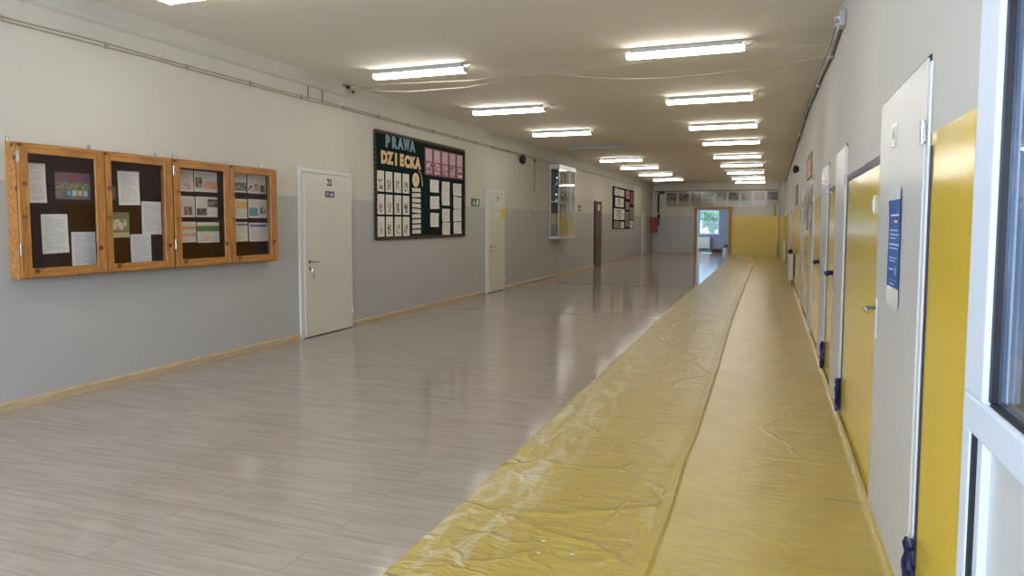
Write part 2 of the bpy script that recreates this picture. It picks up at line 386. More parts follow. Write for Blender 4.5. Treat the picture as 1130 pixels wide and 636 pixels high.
# room beyond the doorway
Wx0, Wx1, Wz0, Wz1, YW = -3.62, -2.62, .9, 2.12, 38.3
struct(MB().box(-5.6, Wx0, YW, YW+.2, 0, HC).box(Wx1, -.8, YW, YW+.2, 0, HC).box(Wx0, Wx1, YW, YW+.2, 0, Wz0).box(Wx0, Wx1, YW, YW+.2, Wz1, HC)
       .box(-5.6, -5.4, YE+.15, 35.2, 0, HC).box(-5.6, -5.4, 37.6, YW, 0, HC).box(-5.6, -5.4, 35.2, 37.6, 0, .9).box(-5.6, -5.4, 35.2, 37.6, 2.5, HC).box(-1.0, -.8, YE+.15, YW, 0, HC).build('wall_room', M_BLUEGREY), 'blue-grey walls of the small room past the end doorway', 'wall')  # unseen opening in the left side wall added for the fill lamp
# soffit band at the top of the left wall
struct(MB().prism([(XL, 3.14), (XL+.03, 3.16), (XL+.045, 3.19), (XL+.05, HC-.001), (XL, HC-.001)], 'Y', YB, 8.25).build('trim_1', M_WP), 'shallow rough plaster band under the ceiling on the left', 'trim')
struct(MB().box(-4.835, -1.62, 16.22, 16.26, 0, .004, .001, 1).build('trim_2', M_BRASS), 'dark thin strip across the floor joint', 'trim')
# skirting
dl = [(7.2, 8.34), (13.2, 14.3), (22.5, 23.5), (31.4, 32.4)]
ys = [YB]+[q for d in dl for q in d]+[YE]
for k in range(0, len(ys), 2):
    mb = MB(); y = ys[k]
    while y < ys[k+1]-.01:
        y2 = min(y+2.4, ys[k+1]); mb.prism([(XL, 0), (XL+.022, 0), (XL+.022, .055), (XL+.012, .072), (XL, .072)], 'Y', y+.0015, y2-.0015); y = y2
    struct(mb.build('baseboard_left', M_BASEB), 'pale pine skirting board along the left wall, '+['before door 22', 'between door 22 and the next white door', 'before the brown door', 'beyond the brown door', 'at the far corner'][k//2], 'skirting board')
struct(MB().box(XL+.02, -3.5, YE-.02, YE, 0, .07, .004).build('baseboard_end', M_BASEB), 'pale skirting at the foot of the grey end wall', 'skirting board')

# windows
def window(name, x0, x1, z0, z1, y, mull, label):
    r = empty(name, ((x0+x1)/2, y, z0), label, 'window', kind='structure')
    t = .06
    MB().box(x0, x1, y, y+.07, z0, z0+t).box(x0, x1, y, y+.07, z1-t, z1).box(x0, x0+t, y, y+.07, z0+t, z1-t).box(x1-t, x1, y, y+.07, z0+t, z1-t).build('window_frame', M_PVC, r)
    xs = [x0+t]+mull+[x1-t]
    for m in mull: MB().box(m-.035, m+.035, y, y+.07, z0+t, z1-t).build('mullion', M_PVC, r)
    MB().box(x0-.05, x1+.05, y-.14, y-.001, z0-.04, z0-.002, .008).build('window_sill', M_PVC, r)
    MB().box(x0+t, x1-t, y+.03, y+.036, z0+t, z1-t).build('pane', M_GLASS, r)
    return r
w = window('window_1', Wx0, Wx1, Wz0, Wz1, YW+.06, [], 'bright white window of the small room past the end doorway')
for k in range(7):
    z = 1.0+k*.085
    MB().box(Wx0+.07, Wx1-.07, YW+.02, YW+.05, z, z+.03, .003).build('blind_slat', M_PVC, w)
window('window_2', -4.5, -.7, .8, 2.75, YB-.15, [-3.25, -1.95], 'wide window in the wall behind the viewpoint')

# end doorway casing
c = MB()
c.box(-3.46, -3.35, YE-.03, YE, 0, 2.09).box(-1.92, -1.76, YE-.05, YE, 0, 2.09).box(-3.5, -1.74, YE-.04, YE, 2.09, 2.2)
struct(c.build('trim_3', M_OCHRE), 'ochre and brown painted casing round the end doorway', 'trim')
struct(MB().box(-1.945, -1.915, YE+.0, YE+.15, 0, 2.09).box(-3.355, -3.32, YE, YE+.15, 0, 2.09).build('trim_4', M_FRAME), 'white jambs inside the end doorway', 'trim')

# ---------------------------------------------------------------- left wall doors
def door_left(n, y0, y1, h, mat, label, extras=None, frame=True, hz=.96):
    r = empty('door_%d' % n, (XL, (y0+y1)/2, 0), label, 'door', kind='structure')
    if frame:
        f = MB(); w = .07
        f.box(XL, XL+.03, y0-w, y0-.004, 0, h+w, .004).box(XL, XL+.03, y1+.004, y1+.035, 0, h+w, .004).box(XL, XL+.03, y0, y1, h+.004, h+w-.02, .004)
        f.build('door_frame', M_FRAME if mat is not M_BROWN else M_DKBROWN, r)
    MB().box(XL+.001, XL+.008, y0-.004, y1+.004, .0, h+.004).build('gap', M_DARK, r)
    MB().box(XL+.008, XL+.045, y0+.004, y1-.004, .012, h-.003, .004).build('leaf', mat, r)
    X = XL+.045
    hy = y0+.09
    hd = MB().tube([(X+.008, hy, hz), (X+.055, hy, hz), (X+.06, hy+.02, hz), (X+.058, hy+.13, hz-.004)], .009).disc((X, hy, hz), .024, 'X', .01)
    ho = hd.build('handle', M_CHROME, r, smooth=False)
    MB().disc((X, hy, hz-.085), .022, 'X', .01).tube([(X+.01, hy, hz-.085), (X+.035, hy, hz-.085)], .006).build('lock', M_CHROME, r)
    for z in (.25, h-.25):
        MB().tube([(XL+.05, y1, z-.05), (XL+.05, y1, z+.05)], .008).build('hinge', M_FRAME, r)
    return r
d22 = door_left(1, 7.26, 8.3, 2.07, M_WHITE, 'white door numbered 22 beside the pine notice cabinet')
X = XL+.0455
text('number', '22', .12, M_INK, d22, (X, 7.8, 1.965), 'left', .0006, .9, .004)
M_PURPLE = plain('purple_plate', (56, 44, 88), .35)
p = MB().box(X, X+.003, 7.70, 7.905, 1.775, 1.855, .001, 1).build('name_plate', M_PURPLE, d22)
text('plate_text', '22', .06, M_PVC, p, (X+.0035, 7.745, 1.815), 'left', .0003)
MB().box(X+.003, X+.0035, 7.8, 7.88, 1.822, 1.83).box(X+.003, X+.0035, 7.8, 7.89, 1.806, 1.814).box(X+.003, X+.0035, 7.8, 7.87, 1.79, 1.796).build('plate_lines', M_PVC, p)
tag(MB().tube([(X+.035, 7.355, .872), (X+.04, 7.355, .84), (X+.038, 7.36, .80)], .004).box(X+.03, X+.045, 7.345, 7.38, .75, .80, .003).build('key_bunch', M_CHROME, origin=(X+.035, 7.355, .87)), 'small keys hanging from the lock of door 22', 'keys')
d2 = door_left(2, 13.28, 14.22, 2.07, M_WHITE, 'white door with a yellow sheet, next after the dark green board')
text('number', '21', .12, M_INK, d2, (X, 13.8, 1.95), 'left', .0006, .9, .004)
sheet('paper_notice', 'left', 13.66, 13.98, 1.62, 1.83, sheet_mat('plainA', lines=7), X, 'white sheet taped on the second white door left of the yellow sheet', parent=None)
sheet('paper_notice', 'left', 13.92, 14.18, 1.53, 1.76, sheet_mat('yelA', (222, 200, 70), lines=8, ink=.4), X+.003, 'yellow sheet taped on the second white door of the left wall')
d3 = door_left(3, 22.56, 23.42, 2.11, M_BROWN, 'brown door on the left wall between glass cabinet and black board')
sheet('paper_notice', 'left', 22.85, 23.1, 1.86, 2.05, sheet_mat('plainB', lines=5), X, 'small white sheet on the top of the brown door')
d4 = door_left(4, 31.5, 32.35, 1.9, M_WHITE, 'white narrow door at the far end of the left wall')

# ---------------------------------------------------------------- pine notice cabinet
FP, BZ0, BZ1 = -5.335, 1.01, 2.055
nb = empty('notice_cabinet', (XL, 5.18, BZ0), 'long glazed pine notice cabinet with four doors on the left wall', 'notice board')
for (a, b, seg) in ((3.70, 5.165, 0), (5.175, 6.66, 1)):
    c = MB(); c.box(XL, FP-.024, a, a+.03, BZ0+.03, BZ1-.03, .003).box(XL, FP-.024, b-.03, b, BZ0+.03, BZ1-.03, .003)
    c.box(XL, FP-.024, a, b, BZ0, BZ0+.03, .003).box(XL, FP-.024, a, b, BZ1-.03, BZ1, .003)
    c.build('cabinet_case', M_PINE_Y, nb)
    MB().box(XL, XL+.012, a+.03, b-.03, BZ0+.03, BZ1-.03).build('felt_back', M_MAROON, nb)
for i, (a, b, g0, g1) in enumerate([(3.705, 4.44, 3.785, 4.352), (4.448, 5.16, 4.505, 5.068), (5.18, 5.912, 5.257, 5.835), (5.92, 6.655, 5.985, 6.55)]):
    d = empty('door', (FP, (a+b)/2, BZ0), 'x', 'x'); del d['label']; del d['category']; d.parent = nb; d.location = Vector((FP, (a+b)/2, BZ0))-nb.location
    zb, zt = 1.09, 1.975
    MB().box(FP-.022, FP, a, g0, BZ0+.01, BZ1-.01, .005).build('stile', M_PINE_Z, d); MB().box(FP-.022, FP, g1, b, BZ0+.01, BZ1-.01, .005).build('stile', M_PINE_Z, d)
    MB().box(FP-.022, FP-.001, g0-.001, g1+.001, BZ0+.01, zb, .004).build('rail', M_PINE_Y, d); MB().box(FP-.022, FP-.001, g0-.001, g1+.001, zt, BZ1-.01, .004).build('rail', M_PINE_Y, d)
    MB().box(FP-.014, FP-.011, g0-.004, g1+.004, zb-.004, zt+.004).build('pane', M_GLASS, d)
    if i in (0, 2):
        for z in (1.24, 1.94):
            MB().tube([(FP+.004, a-.004, z-.045), (FP+.004, a-.004, z+.045)], .008).box(FP-.001, FP+.002, a-.012, a+.012, z-.04, z+.04).build('hinge', M_CHROME, d)
for y in (3.72, 4.40, 5.08, 5.3, 6.0, 6.55):
    MB().tube([(XL+.004, y, BZ1-.02), (XL+.004, y, BZ1+.05)], .004).box(XL, XL+.004, y-.012, y+.012, BZ1, BZ1+.045).build('hanger', M_CHROME, nb)
PX = XL+.0125
A4 = dict(lines=22, ink=.35, margin=.13)
m1, m2, m3 = sheet_mat('a4a', **A4), sheet_mat('a4b', (222, 222, 222), lines=20, ink=.35), sheet_mat('a4c', (214, 216, 222), lines=18, ink=.35)
cab = 'printed sheets in the pine notice cabinet'
for (a0, a1, z0, z1, m, l, tl) in [
    (3.80, 4.0, 1.60, 1.91, m1, 'white sheet top left in the first pane of the pine cabinet', 0.02),
    (3.948, 4.173, 1.196, 1.512, m2, 'white sheet low in the middle of the first pane of the pine cabinet', .02),
    (4.199, 4.42, 1.07, 1.366, m3, 'white sheet bottom right in the first pane of the pine cabinet', 0),
    (4.661, 4.885, 1.603, 1.905, m1, 'highest white sheet in the second pane of the pine cabinet', .02),
    (4.901, 5.122, 1.334, 1.64, m2, 'white sheet on the right in the second pane of the pine cabinet', 0),
    (4.773, 4.996, 1.067, 1.339, m3, 'lowest white sheet in the second pane of the pine cabinet', .01)]:
    sheet('printed_sheet', 'left', a0, a1, z0, z1, m, PX, l, 'sheet', cab, tilt=tl, curl=.008)
ph = sheet_mat('photo1', (80, 90, 70), lines=0, rects=[(0, 1, .62, 1, (140, 60, 54), (80, 94, 116), 5), (0, 1, .33, .62, (150, 146, 110), (70, 80, 70), 12), (0, 1, 0, .33, (90, 86, 78), (120, 116, 104), 5)])
sheet('photo_poster', 'left', 4.078, 4.389, 1.637, 1.856, ph, PX, 'colourful photo poster with letter tiles in the first pane of the pine cabinet', 'poster')
po = bpy.data.objects['photo_poster']
for i, ch in enumerate('AUBA'):
    q = MB().box(PX+.0065, PX+.0075, 4.17+i*.05, 4.212+i*.05, 1.665, 1.712).build('letter_tile', [plain('tile%d' % i, c, .5) for c in [(70, 120, 190), (190, 190, 170), (200, 170, 110), (150, 180, 190)]][i], po)
    text('tile_letter', 'AUBA'[i], .04, M_PVC, q, (PX+.0085, 4.191+i*.05, 1.688), 'left', .0003)
sheet('photo_print', 'left', 4.58, 4.637, 1.645, 1.768, sheet_mat('ph2', (70, 50, 46), lines=0, rects=[(.1, .9, .1, .9, (130, 110, 100), (50, 40, 40), 5)]), PX, 'tiny dark photo on the left edge of the second pane of the cabinet', 'photo')
sheet('photo_print', 'left', 4.578, 4.766, 1.312, 1.536, sheet_mat('ph3', (120, 122, 96), lines=0, rects=[(.1, .85, .3, .72, (214, 212, 190), (120, 122, 96), 2.5), (0, 1, 0, .2, (188, 180, 140))]), PX, 'photo of a pale bird in the second pane of the pine cabinet', 'photo')
P = (70, 66, 60); Wt = (215, 213, 206)
small = [
    (5.340, 5.53, 1.754, 1.968, [(.3, .8, .1, .4, (190, 110, 110), Wt, 8)], 'top row, first from the left, third pane'),
    (5.541, 5.852, 1.758, 1.966, [(.05, .35, .2, .7, P, (150, 130, 120), 6), (.42, .98, .15, .5, (212, 140, 96), (220, 170, 130), 6)], 'top row, second from the left, third pane'),
    (5.340, 5.54, 1.5, 1.707, [(.3, .85, .1, .5, (60, 50, 46), (180, 150, 140), 7)], 'middle row, first from the left, third pane'),
    (5.553, 5.848, 1.503, 1.708, [(.55, 1, .5, .9, (40, 36, 34), (150, 130, 110), 7), (.05, .5, .08, .42, (30, 30, 30), (120, 110, 100), 7)], 'middle row, second from the left, third pane'),
    (5.340, 5.548, 1.249, 1.454, [(.1, 1, .62, .78, (214, 150, 116)), (.1, 1, .3, .46, (214, 160, 130))], 'bottom row, first from the left, third pane'),
    (5.563, 5.865, 1.241, 1.45, [(0, 1, .55, .82, (80, 124, 70)), (.2, .6, .1, .35, (216, 150, 120), Wt, 8)], 'bottom row, second from the left, third pane'),
    (6.075, 6.29, 1.775, 1.982, [(.1, 1, .08, .52, (60, 80, 96), (150, 150, 146), 7)], 'top row, first from the left, fourth pane'),
    (6.308, 6.605, 1.773, 1.979, [(.05, .3, .1, .4, (60, 46, 40), Wt, 6), (.36, .6, .12, .5, (56, 46, 42), (180, 160, 150), 6), (.66, .95, .08, .45, (50, 44, 40), (150, 130, 120), 6)], 'top row, second from the left, fourth pane'),
    (6.075, 6.292, 1.49, 1.704, [(.25, 1, .5, .85, (226, 180, 90))], 'middle row, first from the left, fourth pane'),
    (6.311, 6.615, 1.498, 1.707, [(.05, .5, .1, .55, (90, 150, 166)), (.62, .95, .2, .6, (80, 90, 96), Wt, 7)], 'middle row, second from the left, fourth pane'),
    (6.075, 6.295, 1.24, 1.451, [(.2, 1, .82, .92, (90, 110, 150))], 'bottom row, first from the left, fourth pane'),
    (6.314, 6.629, 1.236, 1.445, [(.05, .95, .78, .9, (80, 110, 160))], 'bottom row, second from the left, fourth pane')]
for i, (a0, a1, z0, z1, rc, l) in enumerate(small):
    sheet('leaflet', 'left', a0, a1, z0, z1, sheet_mat('leaf%d' % i, Wt, lines=12, ink=.35, rects=rc), PX, 'leaflet in the '+l+' of the pine cabinet', 'leaflet', 'leaflets in the pine notice cabinet')

# ---------------------------------------------------------------- PRAWA DZIECKA board
B0, B1, Z0, Z1 = 8.97, 12.16, 1.2, 2.80
gb = empty('display_board', (XL, (B0+B1)/2, Z0), 'big dark green board titled PRAWA DZIECKA between the two white doors', 'display board')
MB().box(XL, XL+.022, B0, B1, Z0, Z1, .003).build('felt_panel', M_GREENB, gb)
mb = MB()
n = 46
for k in range(n):      # scalloped paper border, top and bottom
    y = B0+(B1-B0)*(k+.5)/n
    for z in (Z0+.012, Z1-.012): mb.disc((XL+.0225, y, z), .032, 'X', .002, 8)
for k in range(22):
    z = Z0+(Z1-Z0)*(k+.5)/22
    for y in (B0+.006, B1-.006): mb.disc((XL+.0226, y, z), .032, 'X', .002, 8)
mb.build('scalloped_border', M_TRIMB, gb)
GX = XL+.0235
def letters(name, s, y0, y1, zc, h, mat):
    ws = [1]*len(s); x = y0; step = (y1-y0)/len(s)
    for i, ch in enumerate(s):
        sq = {'I': 1, 'W': .78}.get(ch, .98)
        o = text('letter', ch, h*1.36, mat, gb, (GX+.003, y0+step*(i+.5), zc+random.uniform(-.008, .008)), 'left', .002, sq, .016)
letters('title', 'PRAWA', 9.23, 10.2, 2.665, .165, M_SKYBLUE)
letters('title', 'DZIECKA', 9.13, 10.37, 2.41, .175, M_PEACH)
ordn = ['first', 'second', 'third', 'fourth', 'fifth', 'sixth', 'seventh', 'eighth', 'ninth', 'tenth', 'eleventh']
cols = [(9.015, 9.21), (9.255, 9.455), (9.512, 9.72), (9.77, 9.98)]
figc = [(60, 54, 56), (70, 50, 46), (150, 90, 80), (50, 54, 90), (120, 70, 60), (150, 130, 90), (90, 90, 96), (40, 40, 44), (190, 160, 80), (70, 66, 60), (150, 120, 60), (110, 80, 66)]
for r, (z0, z1) in enumerate([(1.91, 2.215), (1.572, 1.87), (1.24, 1.54)]):
    for cidx, (a0, a1) in enumerate(cols):
        k = r*4+cidx
        sheet('drawing_sheet', 'left', a0, a1, z0, z1, sheet_mat('draw%d' % k, (222, 218, 206), lines=11, ink=.25, rects=[(.22, .78, .1, .6, figc[k], (214, 208, 196), 5)]), GX,
              'white figure drawing, %s row, %s from the left, on the dark green board' % (['top', 'middle', 'bottom'][r], ordn[cidx]), 'drawing', 'figure drawings on the dark green board', curl=.006)
for k in range(9):
    z1 = 2.01-k*.0845
    sheet('caption_strip', 'left', 10.08, 10.37, z1-.062, z1, sheet_mat('strip', (216, 214, 204), lines=3, ink=.35), GX, 'narrow white text strip, %s from the top of the column on the green board' % ordn[k], 'text strip', 'text strips on the dark green board', tilt=random.uniform(-.04, .04))
cb = MB(); cb.disc((GX+.001, 10.21, 2.14), .115, 'X', .002, 24)
o = tag(cb.build('round_picture', sheet_mat('circ', (226, 206, 170), lines=0, rects=[(.3, .75, .25, .75, (196, 140, 100), (226, 206, 170), 5)]), origin=(GX, 10.21, 2.14)), 'round peach picture in the middle of the dark green board', 'picture')
tag(MB().tube([(GX+.004, 10.31+.12*math.sin(t*.3)*.6, 2.30-.26*t/8) if False else (GX+.006, 10.30+.13*math.sin(t/8*1.6), 2.29-.24*(1-math.cos(t/8*1.6))) for t in range(9)], .006, 6).build('ribbon', M_PEACH, origin=(GX, 10.3, 2.29)), 'thin beige ribbon curling beside the round picture on the green board', 'ribbon')
for k in range(5):
    a0 = 10.53+k*.31; 
    sheet('pink_poster', 'left', a0, a0+.29, 2.25, 2.70, sheet_mat('pink%d' % k, (150, 62, 88), lines=0, rects=[(.12, .9, .52, .96, (218, 206, 206), (120, 90, 100), 22), (.2, .85, .06, .46, (212, 196, 200), (60, 50, 56), 7)]), GX,
          'pink poster with white panels, %s of five from the left on the green board' % ordn[k], 'poster', 'pink posters on the dark green board')
rest = [(10.70, 11.03, 1.967, 2.178, 'left column, first from the top'), (10.70, 11.04, 1.685, 1.9, 'left column, second from the top'), (10.71, 11.025, 1.377, 1.615, 'left column, third from the top'),
        (11.156, 11.465, 1.754, 2.17, 'middle column, tall one at the top'), (11.166, 11.464, 1.468, 1.694, 'middle column, second from the top'), (11.171, 11.48, 1.236, 1.455, 'middle column, lowest'),
        (11.622, 11.977, 1.939, 2.163, 'right column, first from the top'), (11.628, 11.975, 1.703, 1.919, 'right column, second from the top'), (11.626, 11.973, 1.476, 1.692, 'right column, third from the top'), (11.641, 11.972, 1.247, 1.462, 'right column, lowest')]
for k, (a0, a1, z0, z1, l) in enumerate(rest):
    sheet('printed_sheet', 'left', a0, a1, z0, z1, sheet_mat('txt%d' % (k % 3), (218, 216, 208), lines=9+k % 3, ink=.35), GX, 'white printed sheet, %s, right half of the green board' % l, 'sheet', 'white sheets on the dark green board', curl=.02, tilt=random.uniform(-.03, .03))

# ---------------------------------------------------------------- black board further on
bb = tag(MB().box(XL, XL+.02, 25.3, 29.45, 1.22, 2.79, .003).build('display_board', M_BLKB, origin=(XL, 27.4, 1.22)), 'black display board with papers near the far end of the left wall', 'display board')
BX = XL+.0205
wb = dict(lines=5, ink=.5)
for k, (a0, a1, z0, z1, c, l) in enumerate([
    (25.52, 26.2, 2.47, 2.74, 0, 'top left, first'), (26.3, 27.35, 2.47, 2.72, 0, 'top left, second'), (25.68, 27.26, 2.06, 2.395, 0, 'left, second row'),
    (25.49, 27.45, 1.574, 1.988, 0, 'left, third row, the widest'), (25.45, 26.47, 1.252, 1.529, 1, 'bottom left, grey'), (26.65, 27.4, 1.25, 1.5, 0, 'bottom, second from left'),
    (27.7, 28.4, 2.41, 2.74, 2, 'top middle, pink'), (28.55, 29.35, 2.19, 2.73, 3, 'top right, dark red'), (27.65, 28.4, 1.98, 2.3, 1, 'middle right, grey'),
    (28.5, 29.3, 1.6, 2.1, 1, 'right edge, grey'), (27.6, 28.35, 1.3, 1.9, 1, 'lower right, grey'), (28.5, 29.3, 1.25, 1.55, 0, 'bottom right, white')]):
    base = [(216, 214, 204), (130, 134, 130), (200, 130, 140), (130, 30, 44)][c]
    sheet('pinned_sheet', 'left', a0, a1, z0, z1, sheet_mat('bk%d' % k, base, lines=6, ink=.6, rects=[(.3, .6, .1, .9, (60, 60, 60), base, 6)] if k in (0, 2, 3, 9, 10) else ()), BX, 'sheet on the far black board, %s' % l, 'sheet', 'sheets on the far black board')

# ---------------------------------------------------------------- signs and small things on the left wall
M_SIGN = plain('green_sign', (24, 84, 56), .4)
def sign(y0, y1, z0, z1, label):
    r = tag(MB().box(XL, XL+.006, y0, y1, z0, z1, .001, 1).build('emergency_sign', M_SIGN, origin=(XL, (y0+y1)/2, z0)), label, 'sign')
    h = z1-z0; w = y1-y0; x = XL+.0063
    MB().ball((x, y0+w*.32, z0+h*.74), h*.08, (.1, 1, 1)).build('running_figure', M_PVC, r)
    MB().prism([(y0+w*.25, z0+h*.62), (y0+w*.42, z0+h*.62), (y0+w*.4, z0+h*.4), (y0+w*.5, z0+h*.18), (y0+w*.43, z0+h*.14), (y0+w*.32, z0+h*.34), (y0+w*.16, z0+h*.2), (y0+w*.14, z0+h*.28), (y0+w*.28, z0+h*.42)], 'X', x-.0004, x+.0008).build('running_figure', M_PVC, r)
    MB().box(x-.0004, x+.0008, y0+w*.62, y0+w*.86, z0+h*.15, z0+h*.82).build('door_symbol', M_PVC, r)
sign(12.5, 12.9, 1.77, 1.92, 'green emergency exit sign between the green board and the white door')
sign(20.5, 20.9, 1.80, 1.98, 'small green sign on the wall right of the glass cabinet')
bell = empty('alarm_bell', (XL+.02, 15.3, 2.9), 'round black alarm bell high on the left wall', 'bell')
MB().disc((XL+.02, 15.3, 2.9), .09, 'X', .05).build('base', M_DARK, bell); MB().ball((XL+.085, 15.3, 2.9), .11, (.5, 1, 1)).build('gong', M_BLACK, bell, True)
tag(MB().disc((XL, 15.85, 1.62), .045, 'X', .03).build('junction_box', M_WHITE, origin=(XL, 15.85, 1.62)), 'small round white box on the grey paint left of the glass cabinet', 'junction box')
tag(MB().tube([(XL+.012, 16.32, 2.96), (XL+.012, 16.33, 2.6), (XL+.012, 16.32, 2.2)], .007, 6).ball((XL+.02, 16.32, 2.96), .035).build('wall_wire', M_CABLE, origin=(XL, 16.3, 2.2)), 'thin wire dropping down the cream wall left of the glass cabinet', 'wire')
# twin cable run along the left wall
cr = empty('cable_run', (XL, 15, 2.96), 'twin cable run along the whole top of the left wall', 'cable')
for dz in (0, .03):
    pts = [(XL+.010, y, 2.945+dz+.0035*y*(1 if y < 30 else 1)+.004*math.sin(y*1.7)+.003*math.sin(y*4.1+dz*50)) for y in [YB+.1+k*.6 for k in range(63)]]
    MB().tube(pts, .006, 6).build('cable', M_CABLEW, cr)
for k in range(40):
    y = YB+.5+k*.9
    MB().box(XL, XL+.018, y-.012, y+.012, 2.935+.0035*y, 2.99+.0035*y, .003, 1).build('clip', M_CABLEW, cr)
for i, y in enumerate((7.42, 7.72)):
    tag(MB().tube([(XL+.012, y, 2.99), (XL+.012, y+.01, 3.07), (XL+.012, y, 3.14)], .006, 6).build('wall_wire', M_CABLE, origin=(XL, y, 2.99)), 'short upright wire above door 22, %s one' % ['left', 'right'][i], 'wire')
hk = empty('cable_anchor', (XL+.06, 8.2, 3.25), 'dark metal cable anchor in the ceiling corner above door 22', 'anchor')
MB().ball((XL+.085, 8.2, 3.26), .025).ball((XL+.085, 8.32, 3.22), .02).build('bolt', M_BLACK, hk, True)
MB().tube([(XL+.07, 8.1, 3.28), (XL+.09, 8.22, 3.25), (XL+.08, 8.36, 3.21)], .010, 6).build('bracket', M_CABLE, hk)
# overhead wires
tag(MB().tube([(-5.345, 8.2, 3.258), (-5.123, 8.158, 3.262), (-3.446, 7.902, 3.165), (-2.425, 7.746, 3.165), (-1.548, 7.612, 3.15), (-.267, 7.417, 3.144), (.49, 7.305, 3.12)], .006, 6).build('overhead_wire', M_CABLEW, origin=(-2.4, 7.8, 3.17)), 'taut overhead wire crossing the corridor under the ceiling', 'wire')
B = [(-5.345, 8.19, 3.225), (-5.124, 8.158, 3.2), (-4.416, 8.05, 3.114), (-3.51, 7.912, 3.088), (-2.425, 7.746, 3.15), (-1.952, 7.674, 3.054), (-1.5, 7.6, 2.99), (-1.074, 7.54, 2.962), (-.639, 7.474, 2.955), (-.053, 7.384, 2.972), (.49, 7.304, 3.02)]
tag(MB().tube(B, .006, 6).build('overhead_wire', M_CABLEW, origin=(-2.4, 7.8, 3.1)), 'slack overhead wire sagging across the corridor below the taut one', 'wire')

# glass display cabinet
gc = empty('display_cabinet', (XL, 18.4, 1.02), 'tall aluminium and glass display cabinet hung on the left wall', 'display cabinet')
x0, x1, y0, y1, z0, z1 = XL, -5.2, 17.6, 19.15, 1.03, 2.97
f = MB(); t = .035
for y in (y0, y1-t):
    f.box(x1-t, x1, y, y+t, z0+.06, z1-.12).box(x0, x0+t, y, y+t, z0+.06, z1-.12)
f.box(x1-t, x1, (y0+y1)/2+.18, (y0+y1)/2+.21, z0+.06, z1-.12)
f.build('frame', M_ALU, gc)
MB().box(x0, x1, y0, y1, z0, z0+.06, .004).build('base_panel', M_FRAME, gc)
MB().box(x0, x1+.01, y0, y1, z1-.12, z1, .004).build('top_panel', M_FRAME, gc)
MB().box(x0+.001, x0+.006, y0+t, y1-t, z0+.06, 1.70).build('back_panel', plain('yellow_back', (190, 170, 90), .6), gc)
MB().box(x0+.001, x0+.006, y0+t, y0+.85, 1.70, z1-.12).build('back_panel', plain('dark_back', (58, 52, 52), .7), gc); MB().box(x0+.001, x0+.006, y0+.85, y1-t, 1.70, z1-.12).build('back_panel', plain('pale_back', (150, 146, 132), .6), gc)
for z in (1.99, 1.45, 2.45): MB().box(x0+.01, x1-.012, y0+t, y1-t, z, z+(.03 if z == 1.99 else .008)).build('shelf', M_ALU if z == 1.99 else M_GLASS, gc)
MB().box(x1-.01, x1-.006, y0+t, y1-t, z0+.06, z1-.12).build('front_pane', M_GLASS, gc)
for y, nn in ((y0+.01, 0), (y1-.014, 0)): MB().box(x0+t, x1-t, y, y+.004, z0+.06, z1-.12).build('side_pane', M_GLASS, gc)
M_BANNER = plain('dark_cloth', (44, 42, 50), .9); 
sheet('banner', 'left', 17.68, 18.1, 2.05, 2.42, sheet_mat('ban', (50, 44, 50), lines=0, rects=[(.2, .8, .3, .8, (90, 70, 60), (50, 44, 50), 6)]), x0+.035, 'dark banner hanging in the upper left of the glass cabinet', 'banner')
sheet('banner', 'left', 18.25, 18.55, 1.55, 1.95, sheet_mat('ban2', (60, 60, 66), lines=0), x0+.03, 'small dark banner on the lower shelf of the glass cabinet', 'banner')
for k in range(4):
    tag(MB().box(x0+.08, x0+.10, 17.70+k*.11, 17.78+k*.11, 1.10, 1.40, .003).build('medal_card', M_BLUEGREY, origin=(x0+.09, 17.74+k*.11, 1.1)), 'narrow grey card, %s from the left, at the bottom of the glass cabinet' % ordn[k], 'card', 'cards standing in the glass cabinet')
cups = [(17.8, 2.46), (18.05, 2.46), (18.3, 2.46), (17.75, 2.025), (18.35, 2.025)]
def cup(y, z, lab):
    m = MB(); prof = [(.03, 0), (.03, .02), (.008, .03), (.008, .07), (.03, .1), (.042, .15), (.045, .19)]
    n = 12; rings = [[m.bm.verts.new((x0+.14+r*math.cos(6.283*k/n), y+r*math.sin(6.283*k/n), z+h)) for k in range(n)] for r, h in prof]
    for A_, B_ in zip(rings, rings[1:]):
        for k in range(n): m.bm.faces.new((A_[k], A_[(k+1) % n], B_[(k+1) % n], B_[k]))
    m.bm.faces.new(rings[0]); m.bm.faces.new(rings[-1])
    return tag(m.build('trophy_cup', M_CHROME, smooth=False, origin=(x0+.14, y, z)), lab, 'trophy', 'trophies in the glass cabinet')
for i, (y, z) in enumerate(cups): cup(y, z, 'small silver trophy on the %s shelf of the glass cabinet, %s from the left' % (['upper', 'middle'][i > 2], ordn[i if i < 3 else i-3]))

